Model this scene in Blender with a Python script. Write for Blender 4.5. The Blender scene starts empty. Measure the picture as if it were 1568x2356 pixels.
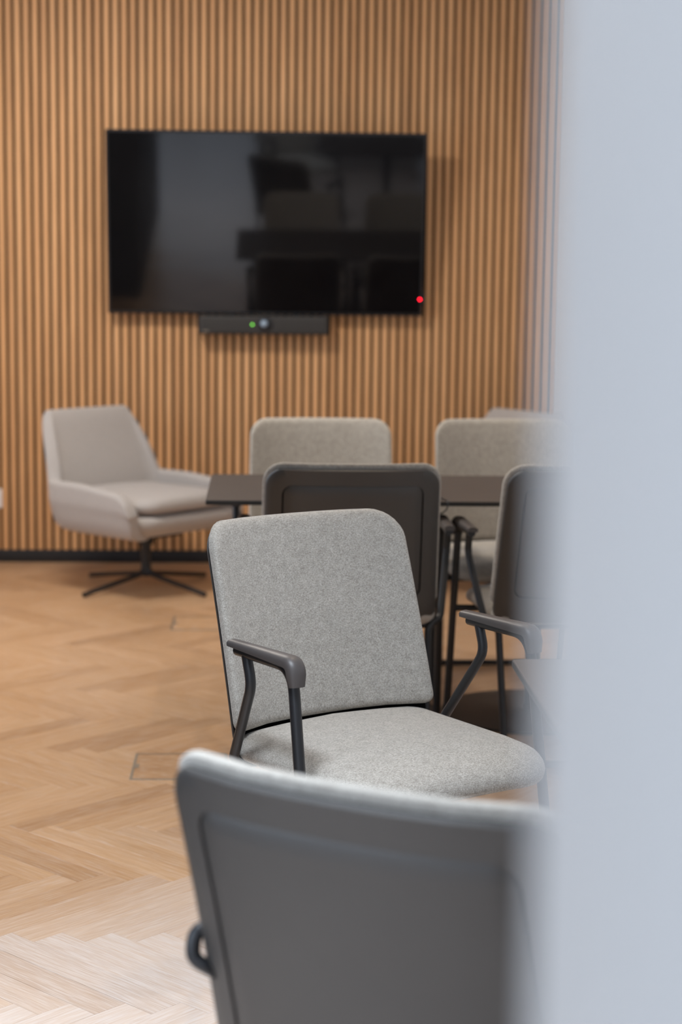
import bpy, bmesh, math, random
from mathutils import Vector, Matrix
random.seed(7)
PI = math.pi
C = bpy.context.scene.collection
SC = bpy.context.scene

# ------------------------------------------------------------------ camera
cam_d = bpy.data.cameras.new('camera'); cam = bpy.data.objects.new('camera', cam_d); C.objects.link(cam)
SC.camera = cam
cam.location = (0, 0, 1.39)
cam.rotation_euler = (Matrix.Rotation(math.radians(-2.5), 3, 'Z') @ Matrix.Rotation(math.radians(90 - 7.67), 3, 'X')
                      @ Matrix.Rotation(math.radians(0.65), 3, 'Z')).to_euler()
cam_d.sensor_fit = 'AUTO'; cam_d.sensor_width = 36.0
cam_d.lens = 4200 / 2356 * 36.0
cam_d.clip_start = 0.05; cam_d.clip_end = 100
cam_d.dof.use_dof = True
cam_d.dof.focus_distance = 3.62
cam_d.dof.aperture_fstop = cam_d.lens / 20.5

# ------------------------------------------------------------------ world: overcast sky outside the windows
W = bpy.data.worlds.new('sky'); SC.world = W; W.use_nodes = True
bg = W.node_tree.nodes['Background']
bg.inputs[0].default_value = (0.71, 0.83, 1.0, 1); bg.inputs[1].default_value = 4.7

SC.view_settings.view_transform = 'Standard'; SC.view_settings.look = 'None'
SC.view_settings.gamma = 1.0; SC.view_settings.use_curve_mapping = False
SC.view_settings.exposure = -0.08

def portal(name, loc, rot, sx, sy):
    l = bpy.data.lights.new(name, 'AREA'); l.shape = 'RECTANGLE'; l.size = sx; l.size_y = sy
    l.cycles.is_portal = True
    o = bpy.data.objects.new(name, l); C.objects.link(o); o.location = loc; o.rotation_euler = rot
# room dimensions
XL, XR, YB, YF, ZC = -2.3, 1.371, 8.498, -4.2, 3.0     # left wall, right wall, slat wall, wall behind the camera, ceiling
# window openings: (wall, lo, hi, sill, head)
WIN_L = [(-1.3, 1.80, 0.3, 2.75), (5.3, 6.6, 0.5, 2.75)]
WIN_F = [(-1.9, 0.1, 0.5, 2.75)]
for a, b, z0, z1 in WIN_L:
    portal('window_portal', (XL - .12, (a + b) / 2, (z0 + z1) / 2), (0, -PI / 2, 0), z1 - z0, b - a)
for a, b, z0, z1 in WIN_F:
    portal('window_portal', ((a + b) / 2, YF - .12, (z0 + z1) / 2), (PI / 2, 0, 0), b - a, z1 - z0)

# ------------------------------------------------------------------ material helpers
def new_mat(name):
    m = bpy.data.materials.new(name); m.use_nodes = True
    nt = m.node_tree; b = nt.nodes['Principled BSDF']
    return m, nt, b
def N(nt, t, **kw):
    n = nt.nodes.new(t)
    for k, v in kw.items(): setattr(n, k, v)
    return n
def noise(nt, vec, scale, detail=4, rough=.5):
    n = N(nt, 'ShaderNodeTexNoise'); n.inputs['Scale'].default_value = scale
    n.inputs['Detail'].default_value = detail; n.inputs['Roughness'].default_value = rough
    if vec: nt.links.new(vec, n.inputs['Vector'])
    return n.outputs['Fac']
def mapping(nt, vec, scale=(1, 1, 1), loc=None):
    n = N(nt, 'ShaderNodeMapping'); n.inputs['Scale'].default_value = scale
    nt.links.new(vec, n.inputs['Vector'])
    if loc is not None: nt.links.new(loc, n.inputs['Location'])
    return n.outputs['Vector']
def ramp(nt, fac, stops):
    r = N(nt, 'ShaderNodeValToRGB'); e = r.color_ramp.elements
    while len(e) < len(stops): e.new(.5)
    for i, (p, c) in enumerate(stops):
        e[i].position = p; e[i].color = (*c, 1)
    nt.links.new(fac, r.inputs[0]); return r.outputs['Color']
def mix(nt, fac, a, b, mode='MIX'):
    n = N(nt, 'ShaderNodeMix', data_type='RGBA', blend_type=mode)
    for sock, v in ((n.inputs[0], fac), (n.inputs[6], a), (n.inputs[7], b)):
        if hasattr(v, 'default_value') or hasattr(v, 'is_linked'): nt.links.new(v, sock)
        elif isinstance(v, tuple): sock.default_value = (*v, 1)
        else: sock.default_value = v
    return n.outputs[2]
def bump(nt, b, h, strength, dist=.002):
    n = N(nt, 'ShaderNodeBump'); n.inputs['Strength'].default_value = strength; n.inputs['Distance'].default_value = dist
    nt.links.new(h, n.inputs['Height']); nt.links.new(n.outputs[0], b.inputs['Normal'])
def plain(name, col, rough=.5, metal=0.0, spec=.5, var=.06, bscale=350, bst=.08):
    m, nt, b = new_mat(name)
    tc = N(nt, 'ShaderNodeTexCoord').outputs['Object']
    f = noise(nt, tc, 6, 3)
    c = ramp(nt, f, [(.3, tuple(x * (1 - var) for x in col)), (.7, tuple(x * (1 + var) for x in col))])
    nt.links.new(c, b.inputs['Base Color'])
    b.inputs['Roughness'].default_value = rough; b.inputs['Metallic'].default_value = metal
    b.inputs['Specular IOR Level'].default_value = spec
    bump(nt, b, noise(nt, tc, bscale, 2), bst, .0008)
    return m
def fabric(name, c0, c1, c2, scale=1.0, sheen=.25):
    m, nt, b = new_mat(name)
    tc = N(nt, 'ShaderNodeTexCoord').outputs['Object']
    v1 = mapping(nt, tc, (700 * scale, 700 * scale, 230 * scale))
    v2 = mapping(nt, tc, (230 * scale, 300 * scale, 620 * scale))
    a = noise(nt, v1, 1, 2, .6); d = noise(nt, v2, 1, 2, .6); big = noise(nt, tc, 60, 2)
    mx = N(nt, 'ShaderNodeMath', operation='ADD'); nt.links.new(a, mx.inputs[0]); nt.links.new(d, mx.inputs[1])
    m2 = N(nt, 'ShaderNodeMath', operation='MULTIPLY_ADD'); nt.links.new(big, m2.inputs[0]); m2.inputs[1].default_value = .3
    nt.links.new(mx.outputs[0], m2.inputs[2])
    m3 = N(nt, 'ShaderNodeMath', operation='MULTIPLY'); nt.links.new(m2.outputs[0], m3.inputs[0]); m3.inputs[1].default_value = .4347
    c = ramp(nt, m3.outputs[0], [(.36, c0), (.5, c1), (.64, c2)])
    nt.links.new(c, b.inputs['Base Color'])
    b.inputs['Roughness'].default_value = .92; b.inputs['Specular IOR Level'].default_value = .2
    b.inputs['Sheen Weight'].default_value = sheen; b.inputs['Sheen Roughness'].default_value = .5
    bump(nt, b, m3.outputs[0], .5, .0012)
    return m
def wood(name, dark, mid, light, island=False, rough=.42, coat=0.0, coordinate='UV', gs=1.0, whitening=0.0, randamt=1.0, zone=None):
    m, nt, b = new_mat(name)
    tcn = N(nt, 'ShaderNodeTexCoord'); uv = tcn.outputs[coordinate]
    if island: rnd = N(nt, 'ShaderNodeNewGeometry').outputs['Random Per Island']
    else: rnd = N(nt, 'ShaderNodeObjectInfo').outputs['Random']
    off = N(nt, 'ShaderNodeCombineXYZ')
    for i, k in enumerate((37.0, 91.0, 53.0)):
        q = N(nt, 'ShaderNodeMath', operation='MULTIPLY'); nt.links.new(rnd, q.inputs[0]); q.inputs[1].default_value = k
        nt.links.new(q.outputs[0], off.inputs[i])
    if coordinate == 'UV': sc1, sc2 = (3 * gs, 60 * gs, 1), (14 * gs, 420 * gs, 1)
    else: sc1, sc2 = (60 * gs, 60 * gs, 2 * gs), (300 * gs, 300 * gs, 6 * gs)
    v1 = mapping(nt, uv, sc1, off.outputs[0]); v2 = mapping(nt, uv, sc2, off.outputs[0])
    g1 = noise(nt, v1, 1, 4, .55); g2 = noise(nt, v2, 1, 3, .6)
    base = ramp(nt, g1, [(.28, dark), (.5, mid), (.72, light)])
    fine = ramp(nt, g2, [(.35, (.93, .925, .91)), (.6, (1.02, 1.02, 1.02))])
    c = mix(nt, 1.0, base, fine, 'MULTIPLY')
    tone = ramp(nt, rnd, [(0, (1 - .22 * randamt, 1 - .27 * randamt, 1 - .32 * randamt)), (.35, (1, .98, .95)), (.7, (1.03, 1.04, 1.05)), (1, (1 + .10 * randamt, 1 + .11 * randamt, 1 + .14 * randamt))])
    c = mix(nt, 1.0, c, tone, 'MULTIPLY')
    if whitening:   # white limed pores in the open grain
        l = ramp(nt, g2, [(.50, (0, 0, 0)), (.66, (1, 1, 1))])
        sep = N(nt, 'ShaderNodeMath', operation='MULTIPLY'); nt.links.new(l, sep.inputs[0]); sep.inputs[1].default_value = whitening
        c = mix(nt, sep.outputs[0], c, (.74, .70, .66))
    if zone:   # near planks: white grain plus bright light painted into the colour, amount per plank
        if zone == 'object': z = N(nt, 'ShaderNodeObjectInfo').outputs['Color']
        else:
            at = N(nt, 'ShaderNodeAttribute'); at.attribute_name = 'whitening'; z = at.outputs['Color']
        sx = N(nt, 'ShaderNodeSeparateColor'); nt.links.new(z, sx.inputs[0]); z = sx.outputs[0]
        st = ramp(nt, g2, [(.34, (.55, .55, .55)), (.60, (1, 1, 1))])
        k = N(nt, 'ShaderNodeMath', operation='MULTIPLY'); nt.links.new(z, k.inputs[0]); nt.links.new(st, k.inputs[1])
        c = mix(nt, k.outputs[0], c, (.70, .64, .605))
    nt.links.new(c, b.inputs['Base Color'])
    b.inputs['Roughness'].default_value = rough
    b.inputs['Coat Weight'].default_value = coat; b.inputs['Coat Roughness'].default_value = .25
    bump(nt, b, g2, .25, .0006)
    return m
def glow(name, col, s):
    m, nt, b = new_mat(name)
    b.inputs['Base Color'].default_value = (*col, 1); b.inputs['Emission Color'].default_value = (*col, 1)
    b.inputs['Emission Strength'].default_value = s
    return m

M = {}
M['slat'] = wood('oak_slat', (.54, .295, .140), (.66, .362, .165), (.75, .43, .21), coordinate='Object', rough=.6, randamt=.45)
M['felt'] = plain('black_felt', (.016, .009, .004), .95, spec=.1)
M['plank'] = wood('oak_plank', zone='object', dark=(.46, .262, .130), mid=(.52, .312, .165), light=(.58, .365, .205), rough=.32, coat=.3, whitening=.30, randamt=.9)
M['plank_far'] = wood('oak_plank_joined', zone='attribute', dark=(.46, .262, .130), mid=(.52, .312, .165), light=(.58, .365, .205), island=True, rough=.32, coat=.3, whitening=.30, randamt=.9)
M['subfloor'] = plain('subfloor', (.16, .09, .045), .9)
M['base'] = plain('black_baseboard', (.012, .012, .014), .55)
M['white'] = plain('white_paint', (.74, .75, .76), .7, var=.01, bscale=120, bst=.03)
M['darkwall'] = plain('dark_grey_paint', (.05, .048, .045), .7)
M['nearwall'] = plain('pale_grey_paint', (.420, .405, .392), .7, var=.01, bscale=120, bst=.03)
M['ceil'] = plain('ceiling_paint', (.74, .74, .73), .85, var=.01)
M['fab'] = fabric('grey_melange', (.235, .212, .182), (.395, .365, .322), (.575, .54, .49))
M['fab_lounge'] = fabric('light_grey_felt', (.37, .34, .325), (.42, .39, .375), (.47, .44, .42), scale=1.3)
M['shell'] = plain('dark_shell_plastic', (.042, .038, .035), .5, spec=.8, bscale=900, bst=.12)
M['steel'] = plain('black_powder_coat', (.016, .016, .018), .38, bscale=900, bst=.1)
M['arm'] = plain('black_soft_plastic', (.070, .060, .057), .45, bscale=900, bst=.1)
M['dark'] = plain('groove_black', (.004, .004, .004), .8, spec=.1)
M['table'] = plain('dark_brown_laminate', (.060, .047, .041), .55, bscale=500)
M['edge'] = plain('table_edge', (.012, .011, .010), .5)
M['disc'] = plain('brown_black_powder_coat', (.030, .022, .018), .5)
M['tvframe'] = plain('tv_frame', (.010, .010, .012), .35)
M['bar'] = plain('graphite_fabric', (.030, .028, .027), .7)
M['metal'] = plain('brushed_steel', (.30, .26, .21), .45, metal=.6)
M['whitepl'] = plain('white_plastic', (.82, .80, .82), .4, var=.01)
M['teal'] = plain('teal_curtain', (.02, .14, .17), .85)
M['winframe'] = plain('window_frame', (.05, .05, .055), .5)
M['red'] = glow('red_light', (1, .01, .03), 12)
M['green'] = glow('green_light', (.25, 1, .10), 2.5)
M['bulb'] = glow('warm_bulb', (1, .78, .5), 6)
m, nt, b = new_mat('screen_glass')
b.inputs['Base Color'].default_value = (.004, .004, .005, 1); b.inputs['Roughness'].default_value = .05
b.inputs['Specular IOR Level'].default_value = .6
f = noise(nt, N(nt, 'ShaderNodeTexCoord').outputs['Object'], 5, 2)
nt.links.new(ramp(nt, f, [(.3, (.003, .003, .004)), (.7, (.005, .005, .006))]), b.inputs['Base Color'])
M['screen'] = m
m, nt, b = new_mat('lens_glass'); b.inputs['Base Color'].default_value = (.30, .40, .52, 1); b.inputs['Roughness'].default_value = .08  # pale blue base colour stands in for sky reflected in the lens
b.inputs['Coat Weight'].default_value = 1
M['lens'] = m

# ------------------------------------------------------------------ mesh helpers
def link(name, me, m=None, parent=None, smooth=False, loc=None, rot=None):
    if isinstance(me, bmesh.types.BMesh):
        bmm = me; bmesh.ops.recalc_face_normals(bmm, faces=bmm.faces); me = bpy.data.meshes.new(name); bmm.to_mesh(me); bmm.free()
    o = bpy.data.objects.new(name, me); C.objects.link(o)
    if m is not None and not me.materials: me.materials.append(m)
    if smooth:
        for p in me.polygons: p.use_smooth = True
        if smooth is not True: me.set_sharp_from_angle(angle=math.radians(smooth))
    if parent: o.parent = parent
    if loc: o.location = loc
    if rot: o.rotation_euler = rot
    return o
def box(bm, lo, hi, bev=0.0, seg=2):
    lo, hi = Vector(lo), Vector(hi)
    r = bmesh.ops.create_cube(bm, size=1.0)
    vs = r['verts']
    for v in vs: v.co = Vector([(lo[i] + hi[i]) / 2 + v.co[i] * (hi[i] - lo[i]) for i in range(3)])
    if bev:
        es = list({e for v in vs for e in v.link_edges})
        bmesh.ops.bevel(bm, geom=es, offset=bev, segments=seg, affect='EDGES', profile=.5)
    return vs
def boxo(name, lo, hi, m, parent=None, bev=0.0, seg=2):
    bm = bmesh.new(); box(bm, lo, hi, bev, seg)
    return link(name, bm, m, parent, smooth=40 if bev else False)
def rounded(pts, rad, seg=6):
    """polyline with filleted corners; rad = one radius or a list per inner point"""
    pts = [Vector(p) for p in pts]; out = [pts[0]]
    for i in range(1, len(pts) - 1):
        r = rad[i - 1] if isinstance(rad, (list, tuple)) else rad
        a = (pts[i - 1] - pts[i]); b_ = (pts[i + 1] - pts[i])
        la, lb = a.length, b_.length; a.normalize(); b_.normalize()
        ang = a.angle(b_)
        t = min(r / math.tan(ang / 2) if ang < PI - 1e-3 else 0, la * .49, lb * .49)
        if t < 1e-5: out.append(pts[i]); continue
        p0, p1 = pts[i] + a * t, pts[i] + b_ * t
        for k in range(seg + 1):
            s = k / seg
            out.append(p0 * (1 - s) ** 2 + pts[i] * 2 * s * (1 - s) + p1 * s * s)
    out.append(pts[-1]); return out
def sweep(bm, path, prof, caps=True, up=Vector((0, 0, 1))):
    """sweep a closed 2D profile [(a,b)] (or function t->profile) along path"""
    n = len(path); rings = []; T0 = (path[1] - path[0]).normalized()
    nrm = up - T0 * up.dot(T0)
    if nrm.length < 1e-3: nrm = Vector((0, 1, 0)) - T0 * T0.y
    if nrm.length < 1e-3: nrm = Vector((1, 0, 0))
    nrm.normalize()
    for i, p in enumerate(path):
        T = (path[min(i + 1, n - 1)] - path[max(i - 1, 0)]).normalized()
        nrm = (nrm - T * nrm.dot(T)).normalized(); bi = T.cross(nrm)
        pr = prof(i / (n - 1)) if callable(prof) else prof
        rings.append([bm.verts.new(p + bi * a + nrm * b_) for a, b_ in pr])
    k = len(rings[0])
    for i in range(n - 1):
        for j in range(k):
            bm.faces.new((rings[i][j], rings[i][(j + 1) % k], rings[i + 1][(j + 1) % k], rings[i + 1][j]))
    if caps:
        bm.faces.new(rings[0][::-1]); bm.faces.new(rings[-1])
def circ(r, k=12): return [(r * math.cos(2 * PI * i / k), r * math.sin(2 * PI * i / k)) for i in range(k)]
def tube(bm, path, r, k=12): sweep(bm, path, circ(r, k))
def rrect(w, h, rs, k=7, edge=6):
    """rounded rectangle outline, centre 0; rs = (bottom-right, top-right, top-left, bottom-left) radii; extra points on edges"""
    w = max(w, .002); h = max(h, .002)
    lim = min(w, h) / 2 * .999
    rs = [max(.0004, min(r, lim)) for r in rs]
    cs = [(w / 2, -h / 2, -PI / 2), (w / 2, h / 2, 0), (-w / 2, h / 2, PI / 2), (-w / 2, -h / 2, PI)]
    arcs = []
    for (x, y, a0), r in zip(cs, rs):
        cx = x - math.copysign(r, x); cy = y - math.copysign(r, y)
        arcs.append([(cx + r * math.cos(a0 + PI / 2 * i / k), cy + r * math.sin(a0 + PI / 2 * i / k)) for i in range(k + 1)])
    out = []
    for i in range(4):
        out += arcs[i]
        a = arcs[i][-1]; b_ = arcs[(i + 1) % 4][0]
        for j in range(1, edge): out.append((a[0] + (b_[0] - a[0]) * j / edge, a[1] + (b_[1] - a[1]) * j / edge))
    return out
def pillow(bm, w, h, rs, profile, warp):
    """stack of rings: profile = [(inset, depth)...]; warp maps (u, v, depth) -> Vector; ends closed"""
    rings = []
    for ins, d in profile:
        o = rrect(w - 2 * ins, h - 2 * ins, [r - ins for r in rs])
        rings.append([bm.verts.new(warp(u, v, d)) for u, v in o])
    n = len(rings[0])
    for i in range(len(rings) - 1):
        for j in range(n):
            bm.faces.new((rings[i][j], rings[i][(j + 1) % n], rings[i + 1][(j + 1) % n], rings[i + 1][j]))
    for r, d in ((rings[0], profile[0][1]), (rings[-1], profile[-1][1])):
        c = bm.verts.new(warp(0, 0, d))
        for j in range(n): bm.faces.new((r[j], r[(j + 1) % n], c))
    return rings
def ringplate(bm, w, h, rs, wi, hi, ri, cv, d0, d1, warp):
    """flat frame between an outer and an inner rounded rectangle, with thickness d0..d1"""
    e = .003
    def ring(t, d, ins=0):
        o = rrect(w - 2 * ins, h - 2 * ins, [r - ins for r in rs]); i_ = rrect(wi, hi, ri)
        return [bm.verts.new(warp(a[0] * (1 - t) + b_[0] * t, a[1] * (1 - t) + (b_[1] + cv) * t, d)) for a, b_ in zip(o, i_)]
    seq = [ring(0, d0, e * .3), ring(0, d0 + .3 * (d1 - d0)), ring(0, d0 + .7 * (d1 - d0)), ring(.08, d1), ring(.5, d1), ring(1, d1), ring(1, d0), ring(.5, d0)]
    n = len(seq[0])
    for i in range(len(seq)):
        a, b_ = seq[i], seq[(i + 1) % len(seq)]
        for j in range(n): bm.faces.new((a[j], a[(j + 1) % n], b_[(j + 1) % n], b_[j]))
def empty(name, loc, rz=0.0, label=None, cat=None, group=None):
    o = bpy.data.objects.new(name, None); C.objects.link(o); o.location = loc; o.rotation_euler = (0, 0, rz)
    o.empty_display_size = .1
    tag(o, label, cat, group); return o
def tag(o, label=None, cat=None, group=None, kind=None):
    if label: o['label'] = label
    if cat: o['category'] = cat
    if group: o['group'] = group
    if kind: o['kind'] = kind
    return o
def struct(o): o['kind'] = 'structure'; return o
def copy_tree(o, parent=None):
    c = o.copy(); C.objects.link(c)
    if parent: c.parent = parent
    for ch in list(o.children): copy_tree(ch, c)
    return c

# ------------------------------------------------------------------ room shell
T = .16
bm = bmesh.new(); box(bm, (XL - T, YF - T, -.12), (3.4, YB + .2, -.016))
floor = struct(link('floor', bm, M['subfloor']))
struct(boxo('ceiling', (XL - T, YF - T, ZC), (3.4, YB + .2, ZC + .15), M['ceil']))
# slat wall: a black felt board with separate oak slats standing on it
wall_back = struct(boxo('wall_back', (XL, YB + .020, .0), (XR, YB + .2, ZC), M['felt']))
bb = struct(boxo('baseboard_back', (XL, YB - .002, 0.0), (XR, YB + .019, .0575), M['base'], bev=.002))
n_slat = 0
bm = bmesh.new(); vs = box(bm, (-.0137, 0, .0585), (.0137, .0195, ZC - .001), .0018, 2)
slat_me = bpy.data.meshes.new('slat'); bm.to_mesh(slat_me); bm.free(); slat_me.materials.append(M['slat'])
for p in slat_me.polygons: p.use_smooth = False
x = -1.1748 + .02
while x - .04 > XL + .02: x -= .04
while x < XR - .012:
    link('slat', slat_me, None, wall_back, loc=(x, YB, 0)); n_slat += 1
    x += .04
last = link('slat', slat_me, None, wall_back, loc=((x - .0137 + XR - .001) / 2, YB, 0)); last.scale.x = max(.2, (XR - .001 - x + .0137) / .0274)
# left wall with window openings
def wall_with_openings(name, axis, pos, lo, hi, wins, flip):
    bm = bmesh.new(); segs = []; cur = lo
    for a, b_, z0, z1 in wins:
        segs.append((cur, a, 0, ZC)); segs.append((a, b_, 0, z0)); segs.append((a, b_, z1, ZC)); cur = b_
    segs.append((cur, hi, 0, ZC))
    for a, b_, z0, z1 in segs:
        if axis == 'x': box(bm, (pos - T if flip else pos, a, z0), (pos if flip else pos + T, b_, z1))
        else: box(bm, (a, pos - T if flip else pos, z0), (b_, pos if flip else pos + T, z1))
    return struct(link(name, bm, M['white']))
wall_with_openings('wall_left', 'x', XL, YF, YB + .2, WIN_L, True)
wall_with_openings('wall_front', 'y', YF, XL, 3.4, WIN_F, True)
struct(boxo('wall_right', (XR, .48, 0), (XR + T, YB + .2, ZC), M['white']))
struct(boxo('wall_far_right', (3.24, YF, 0), (3.4, .27, ZC), M['white']))
struct(boxo('wall_partition', (-2.28, 1.95, 0), (-.84, 4.40, ZC), M['darkwall']))
# the white wall end that the camera looks past, very close on the right
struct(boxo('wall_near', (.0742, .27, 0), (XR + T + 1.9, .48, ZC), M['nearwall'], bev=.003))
wi = 0
def window(axis, pos, a, b_, z0, z1):
    global wi; wi += 1
    bm = bmesh.new(); fr = .05
    def bx(p0, p1, q0, q1):
        if axis == 'x': box(bm, (pos - .10, p0, q0), (pos - .04, p1, q1), .004, 1)
        else: box(bm, (p0, pos - .10, q0), (p1, pos - .04, q1), .004, 1)
    bx(a, a + fr, z0, z1); bx(b_ - fr, b_, z0, z1); bx(a + fr, b_ - fr, z0, z0 + fr); bx(a + fr, b_ - fr, z1 - fr, z1)
    mid = (a + b_) / 2; bx(mid - fr / 2, mid + fr / 2, z0 + fr, z1 - fr)
    w = link('window_%d' % wi, bm, M['winframe']); struct(w)
    bm = bmesh.new()
    if axis == 'x': box(bm, (pos - .02, a - .04, z0 - .03), (pos + .05, b_ + .04, z0 - .002), .004, 1)
    else: box(bm, (a - .04, pos - .02, z0 - .03), (b_ + .04, pos + .05, z0 - .002), .004, 1)
    link('window_sill', bm, M['white'], w)
for w_ in WIN_L: window('x', XL, *w_)
for w_ in WIN_F: window('y', YF, *w_)

# ------------------------------------------------------------------ herringbone oak floor
PW, PL = .0746, .5235
rt = math.sqrt(2)
def plank_mesh(island_bm=None, mat4=None):
    bm = island_bm or bmesh.new()
    g = .0002; c = .0007; uvl = bm.loops.layers.uv.verify()
    x0, x1, y0, y1 = g, PL - g, g, PW - g
    lo = [(x0, y0), (x1, y0), (x1, y1), (x0, y1)]
    hi = [(x0 + c, y0 + c), (x1 - c, y0 + c), (x1 - c, y1 - c), (x0 + c, y1 - c)]
    rings = [[(p[0], p[1], z) for p in q] for q, z in ((lo, -.014), (lo, -c * .7), (hi, 0))]
    vv = [[bm.verts.new((mat4 @ Vector(p)) if mat4 else p) for p in r] for r in rings]
    loc = [[Vector(p) for p in r] for r in rings]
    def face(idx):
        f = bm.faces.new([vv[i][j] for i, j in idx])
        for l, (i, j) in zip(f.loops, idx): l[uvl].uv = (loc[i][j].x, loc[i][j].y)
    face([(2, 0), (2, 1), (2, 2), (2, 3)])
    for r in range(2):
        for j in range(4):
            k = (j + 1) % 4; face([(r, j), (r, k), (r + 1, k), (r + 1, j)])
    return bm
bm = plank_mesh(); pme = bpy.data.meshes.new('plank'); bm.to_mesh(pme); bm.free(); pme.materials.append(M['plank'])
ox, oy = -.360, 3.640
cands = []
# A planks run up-right (u), B planks run down-right; u=(1,1)/rt, v=(-1,1)/rt
def uv2w(u, v): return (ox + (u - v) / rt, oy + (u + v) / rt)
for col in range(-14, 12):
    su = col * PL; sv = col * PL
    for k in range(-90, 90):
        # A: corner (k w, -k w), along u
        cu, cv = k * PW + su, -k * PW + sv
        a = uv2w(cu, cv); ca = uv2w(cu + PL / 2, cv + PW / 2)
        cands.append((ca, a, PI / 4))
        # B: u in [kw, kw+w], v in [-kw-L, -kw]; start at bottom corner, long axis along -v is right-down: rotate -45 from corner (kw, -kw)
        a2 = uv2w(cu, cv); cb = uv2w(cu + PW / 2, cv - PL / 2)
        cands.append((cb, a2, -PI / 4))
inside = [c for c in cands if XL - .3 < c[0][0] < 3.2 and YF - .3 < c[0][1] < YB + .3 and not (c[0][0] > XR + .02 and c[0][1] > .45)]
def inview(c):
    x, y = c[0]
    return y > 3.0 and abs((x - .0436 * y) / y) < .195
view = sorted([c for c in inside if inview(c)], key=lambda c: (c[0][0] > .42, c[0][1]))
ind = set(id(c) for c in view[:300])
def whitened(x, y):  # paler towards the camera: bright floor light painted in per plank
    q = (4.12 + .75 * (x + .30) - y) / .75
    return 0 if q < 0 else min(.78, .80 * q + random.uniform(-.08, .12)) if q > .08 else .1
sbm = bmesh.new(); rest = 0; lcol = sbm.loops.layers.float_color.new('whitening')
for c in inside:
    (cx, cy), (ax, ay), rz = c
    if id(c) in ind and cy < YB - .30:
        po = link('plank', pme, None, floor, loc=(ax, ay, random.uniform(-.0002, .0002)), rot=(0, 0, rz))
        q = whitened(cx, cy); po.color = (q, q, q, 1)
    else:
        nf = len(sbm.faces)
        plank_mesh(sbm, Matrix.Translation((ax, ay, random.uniform(-.0002, .0002))) @ Matrix.Rotation(rz, 4, 'Z')); rest += 1
        sbm.faces.ensure_lookup_table(); q = whitened(cx, cy)
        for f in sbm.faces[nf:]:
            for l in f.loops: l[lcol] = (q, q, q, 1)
# trim the joined planks against the walls
for co, no in (((0, YB - .003, 0), (0, 1, 0)), ((XL + .001, 0, 0), (-1, 0, 0)), ((0, YF + .001, 0), (0, -1, 0))):
    geom = sbm.verts[:] + sbm.edges[:] + sbm.faces[:]
    bmesh.ops.bisect_plane(sbm, geom=geom, plane_co=co, plane_no=no, clear_outer=True)
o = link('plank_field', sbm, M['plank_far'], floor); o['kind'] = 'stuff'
print('slats', n_slat, 'planks', len(ind), 'rest', rest, 'view', len(view))

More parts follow.
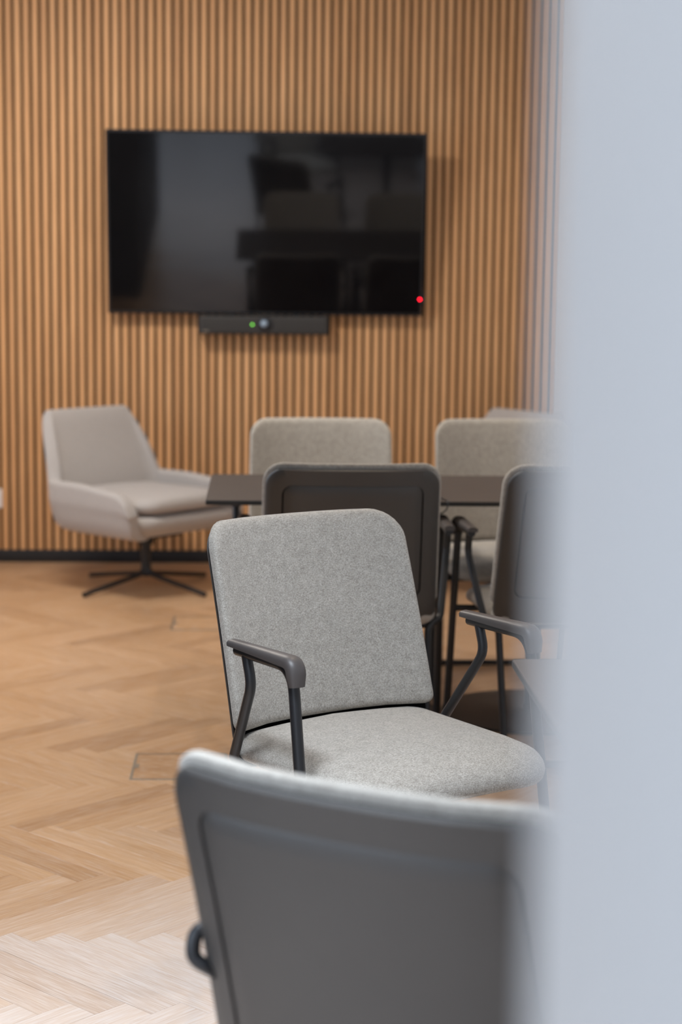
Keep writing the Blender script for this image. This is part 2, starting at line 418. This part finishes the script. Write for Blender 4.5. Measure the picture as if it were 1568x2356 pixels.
# ------------------------------------------------------------------ conference chair
# local frame: faces -y, right +x, origin on the floor
ZB0, ZB1 = .408, .850      # shell bottom / top
def bwarp(u, v, d):
    """u across (-.235..), v up from centre of shell, d = depth forward of the rear face"""
    z = (ZB0 + ZB1) / 2 + v
    t = (z - ZB0) / (ZB1 - ZB0)
    w = 1.0 - .03 * t                       # narrower to the top
    x = u * w
    y = .258 + .116 * t + .02 * t * t - .020 * (u / .235) ** 2 - .026 * (u / .235) ** 4     # lean + concave
    if t < .1: y -= .25 * (.1 - t) ** 1 * .12
    return Vector((x, y - d, z))
def side_sign_name(s): return 'leg'
def make_chair(name, loc, rz, label, group):
    t = empty(name, loc, rz, label, 'chair', group)
    BW, BH = .488, ZB1 - ZB0
    R4 = (.036, .050, .050, .036)
    # shell: front tray
    bm = bmesh.new()
    pillow(bm, BW, BH, R4, [(.2, .006), (.15, .006), (.1, .006), (.05, .006), (.015, .006), (.004, .0065), (0, .010), (0, .013), (.004, .016), (.05, .016), (.1, .016), (.15, .016), (.2, .016)], bwarp)
    sh = link('back_shell', bm, M['dark'], t, smooth=50)
    bm = bmesh.new()
    ringplate(bm, BW, BH, R4,   .394, .322, (.025, .028, .028, .025), .014, .014, -.0005, bwarp)
    link('shell_rim', bm, M['shell'], sh, smooth=50)
    bm = bmesh.new()
    wp = lambda u, v, d: bwarp(u, v + .0155, d)
    pillow(bm, .3865, .318, (.022, .025, .025, .022), [(.14, .008), (.08, .008), (.03, .008), (0, .008), (0, .0015), (.002, .0), (.03, 0), (.08, 0), (.14, 0)], wp)
    link('shell_panel', bm, M['shell'], sh, smooth=50)
    # upholstered pad on the front; slightly taller than the shell
    bm = bmesh.new()
    wq = lambda u, v, d: bwarp(u, v + .031, d + .0165)
    pillow(bm, BW + .013, BH - .032, (.022, .058, .058, .022),
           [(.19, 0), (.1, 0), (.03, 0), (.004, .0), (.001, .002), (0, .008), (.0005, .017), (.003, .024), (.009, .029), (.02, .031), (.06, .032), (.12, .0325), (.19, .033)], wq)
    link('back_pad', bm, M['fab'], t, smooth=True)
    # seat cushion: waterfall front
    def swarp(u, v, d):
        y = .0 - v; f = max(0, (-y - .08) / .17)
        side = abs(u) / .24
        z = .386 + d - .030 * f * f - .007 * side ** 3 + (.008 if d > .04 else 0) * (1 - min(1, side)) * (1 - f)
        if d < .03: z += .022 * f * f
        wdt = 1.0 + .02 * f
        return Vector((u * wdt, y - .008, z))
    bm = bmesh.new()
    pillow(bm, .492, .480, (.055, .105, .105, .055),
           [(.19, .006), (.12, .004), (.06, .004), (.03, .010), (.012, .020), (.003, .030), (0, .040), (.002, .050), (.010, .060), (.025, .066), (.05, .069), (.09, .070), (.14, .071), (.2, .071)], swarp)
    link('seat', bm, M['fab'], t, smooth=True)
    bm = bmesh.new()
    pw = lambda u, v, d: Vector((u, -v - .008, .390 + d))
    pillow(bm, .40, .38, (.04, .08, .08, .04), [(.15, 0), (.05, 0), (.004, 0), (0, .003), (0, .014), (.1, .016)], pw)
    link('seat_pan', bm, M['shell'], t, smooth=50)
    # side frames
    for s in (-1, 1):
        bm = bmesh.new()
        p = rounded([(s * .298, -.178, .004), (s * .290, -.077, .645), (s * .290, .118, .645)], [.055], 8)
        tube(bm, p, .0112)
        lg = link('front_leg', bm, M['steel'], t, smooth=50)
        bm = bmesh.new(); box(bm, (s * .298 - .013, -.191, 0), (s * .298 + .013, -.165, .006), .003, 1); link('glide', bm, M['dark'], lg)
        bm = bmesh.new()
        p = rounded([(s * .290, .085, .640), (s * .290, .066, .585), (s * .262, .178, .408), (s * .225, .200, .390), (s * .215, .285, .004)], [.05, .035, .04], 6)
        tube(bm, p, .0105)
        rl = link('rear_leg', bm, M['steel'], t, smooth=50)
        bm = bmesh.new(); box(bm, (s * .215 - .013, .272, 0), (s * .215 + .013, .298, .006), .003, 1); link('glide', bm, M['dark'], rl)
        # armrest pad: flat-topped shell over the tube that follows the bend
        bm = bmesh.new()
        path = rounded([(s * .291, -.0955, .612), (s * .290, -.089, .6565), (s * .290, .136, .6565)], [.045], 8)
        def prof(q, s=s):
            e = 1.0
            w = .0185; hh = .0105
            if q < .04: w *= .80; hh *= .75
            if q > .97: w *= .75; hh *= .6
            return [(-w, -hh * .9), (-w * .6, -hh), (w * .6, -hh), (w, -hh * .9), (w * 1.06, hh * .2), (w * .8, hh * .85), (w * .35, hh * 1.15), (-w * .35, hh * 1.15), (-w * .8, hh * .85), (-w * 1.06, hh * .2)]
        sweep(bm, path, prof, up=Vector((0, -1, 0)))
        link('armrest', bm, M['arm'], t, smooth=60)
    # under-seat frame
    bm = bmesh.new()
    tube(bm, [Vector((-.293, -.128, .385)), Vector((0, -.125, .378)), Vector((.293, -.128, .385))], .0100)
    link('front_rail', bm, M['steel'], t, smooth=50)
    bm = bmesh.new()
    tube(bm, [Vector((-.232, .190, .390)), Vector((.232, .190, .390))], .0100)
    link('rear_rail', bm, M['steel'], t, smooth=50)
    bm = bmesh.new(); tube(bm, [Vector((-.216, .279, .012)), Vector((.216, .279, .012))], .010)
    link('foot_bar', bm, M['steel'], t, smooth=50)
    return t
G1 = 'conference chairs around the tables'
rd = math.radians
focus_chair = make_chair('conference_chair', (.262, 3.560, 0), rd(32.5), 'light grey armchair with black armrests facing right, sharp in the middle', None)
def dup_chair(x, y, a, label):
    c = copy_tree(focus_chair); c.location = (x, y, 0); c.rotation_euler = (0, 0, rd(a)); c['label'] = label
    return c
focus_chair['group'] = G1
near_chair = dup_chair(.278, 2.130, 148, 'large blurred chair in the foreground seen from its dark grey back')
dup_chair(.240, 5.235, 181, 'chair seen from its black back, directly behind the middle armchair')
dup_chair(.872, 5.235, 185, 'chair seen from its black back, half hidden by the white wall end')
dup_chair(.205, 5.985, 0.5, 'grey chair behind the table, under the left end of the television bar')
dup_chair(.850, 6.000, 1.5, 'grey chair behind the table, right one, below the reddish slats')

# bent tube showing beside the back of the foreground chair
def to_local(c, p):
    a = c.rotation_euler.z; d = Vector(p) - c.location
    return Vector((d.x * math.cos(a) + d.y * math.sin(a), -d.x * math.sin(a) + d.y * math.cos(a), d.z))
bm = bmesh.new()
tube(bm, rounded([to_local(near_chair, q) for q in ((-.046, 2.05, .628), (-.075, 2.04, .625), (-.078, 2.035, .592), (-.046, 2.03, .575))], .018, 6), .0090)
link('side_loop', bm, M['steel'], near_chair, smooth=True)

# ------------------------------------------------------------------ tables with pedestals
def table(name, x0, x1, y0, y1, z, cols, label):
    t = empty(name, ((x0 + x1) / 2, (y0 + y1) / 2, 0), 0, label, 'table', 'dark pedestal tables')
    ex, ey = t.location.x, t.location.y
    bm = bmesh.new(); w = lambda u, v, d: Vector((u, v, z - .014 + d))
    pillow(bm, x1 - x0, y1 - y0, (.006,) * 4, [(.2, .0), (.02, 0), (.001, 0), (0, .001), (0, .013), (.001, .014), (.02, .014), (.2, .014)], w)
    tp = link('tabletop', bm, M['table'], t, smooth=40)
    bm = bmesh.new(); w = lambda u, v, d: Vector((u, v, z - .014 + d))
    ringplate(bm, x1 - x0 + .003, y1 - y0 + .003, (.007,) * 4, x1 - x0 - .004, y1 - y0 - .004, (.005,) * 4, 0, .0005, .0125, w)
    link('edge_band', bm, M['edge'], tp, smooth=40)
    for cx, cy in cols:
        lx, ly = cx - ex, cy - ey
        bm = bmesh.new(); ring = []
        for r, h in ((.262, 0), (.285, 0), (.288, .003), (.286, .007), (.270, .0095), (.05, .011), (.032, .016), (.025, .03)):
            ring.append([bm.verts.new((lx + r * math.cos(2 * PI * i / 64), ly + r * math.sin(2 * PI * i / 64), h)) for i in range(64)])
        for a, b_ in zip(ring, ring[1:]):
            for i in range(64): bm.faces.new((a[i], a[(i + 1) % 64], b_[(i + 1) % 64], b_[i]))
        bm.faces.new(ring[0][::-1]); bm.faces.new(ring[-1])
        link('base_disc', bm, M['disc'], t, smooth=40)
        bm = bmesh.new(); tube(bm, [Vector((lx, ly, .012)), Vector((lx, ly, z - .02))], .0245, 24)
        link('column', bm, M['steel'], t, smooth=40)
        bm = bmesh.new(); w = lambda u, v, d, lx=lx, ly=ly: Vector((lx + u, ly + v, z - .022 + d))
        pillow(bm, .30, .30, (.02,) * 4, [(.1, 0), (.003, 0), (0, .002), (0, .0078), (.1, .0078)], w)
        link('mounting_plate', bm, M['steel'], t, smooth=40)
    return t
table('conference_table', -.162, 1.220, 5.235, 5.900, .7165, [(.27, 5.60), (.855, 5.600)], 'long dark brown table between the two rows of chairs')
table('conference_table', .436, 1.330, 2.450, 3.095, .7165, [(.93, 2.80)], 'dark table corner showing through the blurred white wall end')
# cable lying over the near edge of the long table
bm = bmesh.new()
tube(bm, rounded([(.478, 5.56, .7195), (.49, 5.45, .7195), (.515, 5.36, .7195), (.53, 5.27, .7195), (.54, 5.229, .7195), (.535, 5.226, .690), (.49, 5.222, .672)], .03, 4), .0022, 8)
tag(link('cable', bm, M['steel'], smooth=True), 'thin dark cable running over the near edge of the long table', 'cable')

# ------------------------------------------------------------------ swivel lounge chair
def make_lounge(loc, rz, label, group):
    t = empty('lounge_chair', loc, rz, label, 'armchair', group)
    a, yb, yf = .350, .300, -.265
    # plan path from left arm front round the back to right arm front
    path = rounded([(-a, yf, 0), (-a * 1.0, yb, 0), (a * 1.0, yb, 0), (a, yf, 0)], .13, 14)
    # resample
    L = [0]
    for p, q in zip(path, path[1:]): L.append(L[-1] + (q - p).length)
    n = 96; pts = []
    for i in range(n + 1):
        s = L[-1] * i / n; j = max(k for k in range(len(L)) if L[k] <= s + 1e-9); j = min(j, len(path) - 2)
        f = (s - L[j]) / max(1e-9, L[j + 1] - L[j]); pts.append(path[j].lerp(path[j + 1], f))
    def sm(x): x = max(0, min(1, x)); return x * x * (3 - 2 * x)
    bm = bmesh.new(); rows = []
    for i, p in enumerate(pts):
        x, y = p.x, p.y
        back = sm((y - .258) / .038) ** .5                       # 0 on arms, 1 on the back
        top = .455 + .020 * sm((y + .2) / .3) + (.752 - .475) * back
        if y < -.145: top -= .11 * (1 - math.sqrt(max(0, 1 - ((-.145 - y) / .1205) ** 2)))     # arm falls away at the front
        col = []
        for z, sc, ft in ((.244, .50, 0), (.248, .72, 0), (.262, .86, 0), (.285, .93, 0), (.33, .965, 0), (.352, .975, 0), (None, 1.0, 1), (None, 1.0, 2), (None, 1.0, 3), (None, 1, 4)):
            if z is None:
                zz = .355 + (top - .355) * (ft / 4)
            else: zz = z
            up = max(0, zz - .46) / .34
            xx = x * sc * (1 - .14 * up * back); yy = y * sc
            if y < 0: yy = y * (1 - (1 - sc) * .35)
            yy += .115 * up * back + .02 * up
            col.append(bm.verts.new((xx, yy, zz)))
        rows.append(col)
    for c0, c1 in zip(rows, rows[1:]):
        for k in range(len(c0) - 1): bm.faces.new((c0[k], c1[k], c1[k + 1], c0[k + 1]))
    sh = link('shell', bm, M['fab_lounge'], t, smooth=True)
    so = sh.modifiers.new('thick', 'SOLIDIFY'); so.thickness = .058; so.offset = 1 if False else -1
    ss = sh.modifiers.new('sub', 'SUBSURF'); ss.levels = 1; ss.render_levels = 2
    # seat body closing the bucket
    bm = bmesh.new()
    w = lambda u, v, d: Vector((u, -v + .0, .248 + d * .92 + .02 * max(0, (v - .1) / .2) ** 2 * (1 if d < .05 else 0)))
    pillow(bm, .60, .585, (.10, .10, .10, .10), [(.22, 0), (.14, 0), (.07, .006), (.025, .028), (.005, .06), (0, .085), (.004, .100), (.02, .112), (.06, .116), (.2, .116)], w)
    link('seat_body', bm, M['fab_lounge'], t, smooth=True)
    bm = bmesh.new()
    w = lambda u, v, d: Vector((u, -v - .012, .360 + d + .012 * (1 - (u / .28) ** 2) * (1 if d > .03 else 0)))
    pillow(bm, .575, .565, (.09, .11, .11, .09), [(.2, 0), (.06, 0), (.022, .004), (.004, .016), (0, .030), (.004, .043), (.02, .055), (.05, .061), (.1, .063), (.2, .064)], w)
    link('seat_cushion', bm, M['fab_lounge'], t, smooth=True)
    bm = bmesh.new()
    tube(bm, [Vector((0, 0, .05)), Vector((0, 0, .236))], .022, 20)
    tube(bm, [Vector((0, 0, .19)), Vector((0, 0, .236))], .034, 20)
    link('column', bm, M['steel'], t, smooth=40)
    bm = bmesh.new(); box(bm, (-.12, -.10, .226), (.12, .10, .240), .004, 1); link('mounting_plate', bm, M['steel'], t, smooth=40)
    for k in range(4):
        an = PI / 4 + k * PI / 2 - rz + rd(2)
        d = Vector((math.cos(an), math.sin(an), 0))
        bm = bmesh.new()
        p = rounded([d * .012 + Vector((0, 0, .13)), d * .016 + Vector((0, 0, .062)), d * .36 + Vector((0, 0, .0115))], .05, 6)
        tube(bm, p, .0105, 12)
        link('spoke', bm, M['steel'], t, smooth=50)
    return t
G2 = 'swivel lounge chairs along the slat wall'
l1 = make_lounge((-.500, 7.840, 0), rd(47), 'pale swivel lounge chair alone at left, below the television', G2)
l2 = make_lounge((.865, 7.880, 0), rd(-56), 'pale swivel lounge chair whose top peeks above the right grey chair', G2)

# ------------------------------------------------------------------ television
def make_tv():
    t = empty('television', (0.012, 8.375, 1.574), 0, 'large black flat television tilted forward on the slat wall', 'television')
    t.rotation_euler = (rd(8.0), 0, 0)      # top leans into the room
    w, h = 1.438, .826
    bm = bmesh.new(); wp = lambda u, v, d: Vector((u, d, v))
    pillow(bm, w, h, (.006,) * 4, [(.3, .030), (.18, .030), (.13, .022), (.03, .018), (.002, .016), (0, .013), (0, .002), (.002, 0), (.011, 0), (.011, .004), (.3, .004)], wp)
    link('housing', bm, M['tvframe'], t, smooth=30)
    bm = bmesh.new(); box(bm, (-w / 2 + .0095, .0008, -h / 2 + .0135), (w / 2 - .0095, .0038, h / 2 - .0095))
    link('screen', bm, M['screen'], t)
    bm = bmesh.new(); box(bm, (-.04, -.001, -h / 2 + .003), (.04, .0005, -h / 2 + .010), .0003, 1)
    link('logo_plate', bm, M['bar'], t)
    bm = bmesh.new(); bmesh.ops.create_uvsphere(bm, u_segments=12, v_segments=8, radius=.0045)
    o = link('power_light', bm, M['red'], t, smooth=True, loc=(w / 2 - .012, .0005, -.335)); o['label'] = 'red power light'
    bm = bmesh.new(); box(bm, (w / 2 - .004, .004, -.36), (w / 2 + .012, .016, -.30), .002, 1)
    link('sensor_bracket', bm, M['tvframe'], t)
    # wall bracket
    bm = bmesh.new()
    for s in (-.2, .2): box(bm, (s - .02, .028, -.22), (s + .02, .055, .22), .002, 1)
    box(bm, (-.26, .050, -.03), (.26, .125, .03), .003, 1)
    link('wall_bracket', bm, M['steel'], t)
    return t
make_tv()
# video bar below the screen
vb = empty('video_bar', (.003, 8.405, 1.118), 0, 'dark grey video conference bar with lens and green light under the television', 'video bar')
bm = bmesh.new(); wp = lambda u, v, d: Vector((u, d, v))
pillow(bm, .594, .086, (.010,) * 4, [(.035, .075), (.01, .075), (.003, .072), (0, .066), (0, .012), (.003, .003), (.008, .0), (.02, -.001), (.04, -.0015)], wp)
link('body', bm, M['bar'], vb, smooth=35)
def disc(name, x, z, r, y, m, parent, prof=((1, 0), (1, -.004), (.8, -.006)), k=28):
    bm = bmesh.new(); rings = []
    for f, d in prof: rings.append([bm.verts.new((x + r * f * math.cos(2 * PI * i / k), y + d, z + r * f * math.sin(2 * PI * i / k))) for i in range(k)])
    for a, b_ in zip(rings, rings[1:]):
        for i in range(k): bm.faces.new((a[i], a[(i + 1) % k], b_[(i + 1) % k], b_[i]))
    bm.faces.new(rings[0]); bm.faces.new(rings[-1]); return link(name, bm, m, parent, smooth=40)
disc('lens_ring', .008, .005, .034, 0, M['tvframe'], vb)
disc('lens', .002, .007, .017, -.005, M['lens'], vb, ((1, 0), (.95, -.004), (.75, -.009), (.4, -.012), (.1, -.013)))['label'] = 'round glossy camera lens'
bm = bmesh.new(); bmesh.ops.create_uvsphere(bm, u_segments=12, v_segments=8, radius=.0045)
link('status_light', bm, M['green'], vb, smooth=True, loc=(-.0515, -.001, .002))['label'] = 'green status light'
bm = bmesh.new(); box(bm, (-.276, -.0025, -.032), (-.252, -.0005, -.026), .0008, 1); link('emblem', bm, M['metal'], vb)
bm = bmesh.new()
for s in (-.15, .15): box(bm, (s - .015, .05, .04), (s + .015, .07, .08), .002, 1)
box(bm, (-.10, .072, -.02), (.10, .0925, .02), .003, 1)
link('bracket', bm, M['steel'], vb)

# socket at the left edge of the picture
so_ = empty('wall_socket', (-1.249, YB - .001, .300), 0, 'small white wall socket on the slats at the left picture edge', 'socket')
bm = bmesh.new(); pillow(bm, .082, .090, (.006,) * 4, [(.02, 0), (0, 0), (0, -.006), (.003, -.009), (.02, -.010)], wp); link('plate', bm, M['whitepl'], so_, smooth=40)
disc('insert', 0, 0, .021, -.0102, M['winframe'], so_, ((1, 0), (.9, .0), (.3, .0004)))

# floor boxes (metal-framed hatches in the parquet)
def hatch(x, y, label):
    t = empty('floor_box', (x, y, 0), 0, label, 'floor box', 'floor boxes in the parquet')
    bm = bmesh.new(); w = lambda u, v, d: Vector((u, v, d))
    ringplate(bm, .262, .268, (.004,) * 4, .246, .254, (.003,) * 4, 0, -.002, .0016, w)
    link('frame', bm, M['metal'], t, smooth=40)
    bm = plank_mesh(); 
    for v in bm.verts: v.co = Vector((v.co.x / PL * .244 - .122, v.co.y / PW * .252 - .126, v.co.z * .2 + .0012))
    lid = link('lid', bm, M['plank'], t); lid.color = (0, 0, 0, 1)
    bm = bmesh.new(); box(bm, (-.124, -.02, .0014), (-.112, .02, .0022), .0003, 1); link('finger_pull', bm, M['metal'], t)
hatch(-.226, 4.972, 'square floor hatch with thin metal frame left of the middle armchair')
hatch(-.218, 7.03, 'faint square floor hatch near the lounge chair')

# ------------------------------------------------------------------ ceiling lights
def lamp(x, y, power, label, col=(1, .80, .58), size=.09, spread=150):
    t = empty('ceiling_light', (x, y, ZC), 0, label, 'ceiling light', 'recessed downlights')
    disc_bm = bmesh.new(); rings = []
    for r, z in ((.06, -.001), (.075, -.001), (.078, -.004), (.075, -.007), (.055, -.006), (.05, -.002)):
        rings.append([disc_bm.verts.new((r * math.cos(2 * PI * i / 32), r * math.sin(2 * PI * i / 32), z)) for i in range(32)])
    for a, b_ in zip(rings, rings[1:]):
        for i in range(32): disc_bm.faces.new((a[i], a[(i + 1) % 32], b_[(i + 1) % 32], b_[i]))
    link('trim', disc_bm, M['whitepl'], t, smooth=40)
    bm = bmesh.new(); bmesh.ops.create_circle(bm, cap_ends=True, segments=24, radius=.05)
    for v in bm.verts: v.co.z = -.0025
    link('bulb', bm, M['bulb'], t)
    l = bpy.data.lights.new('lamp', 'AREA'); l.shape = 'DISK'; l.size = size; l.energy = power; l.color = col; l.spread = rd(spread)
    lo = bpy.data.objects.new('lamp', l); C.objects.link(lo); lo.parent = t; lo.location = (0, 0, -.02)
def panel(x, y, power, w=.60, col=(1, .93, .84), spread=180, label='square flat light panel in the ceiling above the lounge chair'):
    t = empty('ceiling_panel_light', (x, y, ZC), 0, label, 'ceiling light')
    bm = bmesh.new(); wp_ = lambda u, v, d: Vector((u, v, -d))
    ringplate(bm, w + .04, w + .04, (.004,) * 4, w - .004, w - .004, (.003,) * 4, 0, 0, .008, wp_)
    link('frame', bm, M['whitepl'], t, smooth=40)
    bm = bmesh.new(); box(bm, (-w / 2, -w / 2, -.004), (w / 2, w / 2, -.001)); link('diffuser', bm, M['whitepl'], t)
    l = bpy.data.lights.new('lamp', 'AREA'); l.shape = 'SQUARE'; l.size = w; l.energy = power; l.color = col; l.spread = rd(spread)
    lo = bpy.data.objects.new('lamp', l); C.objects.link(lo); lo.parent = t; lo.location = (0, 0, -.012)
panel(-1.05, 6.5, 65)
panel(-.42, 2.40, 42, .7, (.80, .89, 1), 95, 'unseen cool light panel added in the ceiling to brighten the near floor')  # unseen panel placed to brighten the near floor, spread narrowed for falloff
lamp(.75, 6.2, 5, 'round warm ceiling downlight above the far grey chairs')
lamp(.4, 4.6, 9, 'round warm ceiling downlight above the black-backed chairs')

# teal curtains beside the left windows
def curtain(x, y, label):
    bm = bmesh.new(); k = 60; ro = []
    for i in range(k + 1):
        yy = y + .5 * i / k; xx = x + .035 * math.sin(i * 1.05)
        ro.append([bm.verts.new((xx, yy, .02)), bm.verts.new((xx, yy, 2.93))])
    for a, b_ in zip(ro, ro[1:]): bm.faces.new((a[0], b_[0], b_[1], a[1]))
    o = link('curtain', bm, M['teal'], smooth=True); o.modifiers.new('t', 'SOLIDIFY').thickness = .004
    tag(o, label, 'curtain', 'teal curtains by the windows')
curtain(XL + .12, 4.72, 'teal curtain beside the window nearest the slat wall')
curtain(XL + .12, -2.2, 'teal curtain beside the window left of the camera')
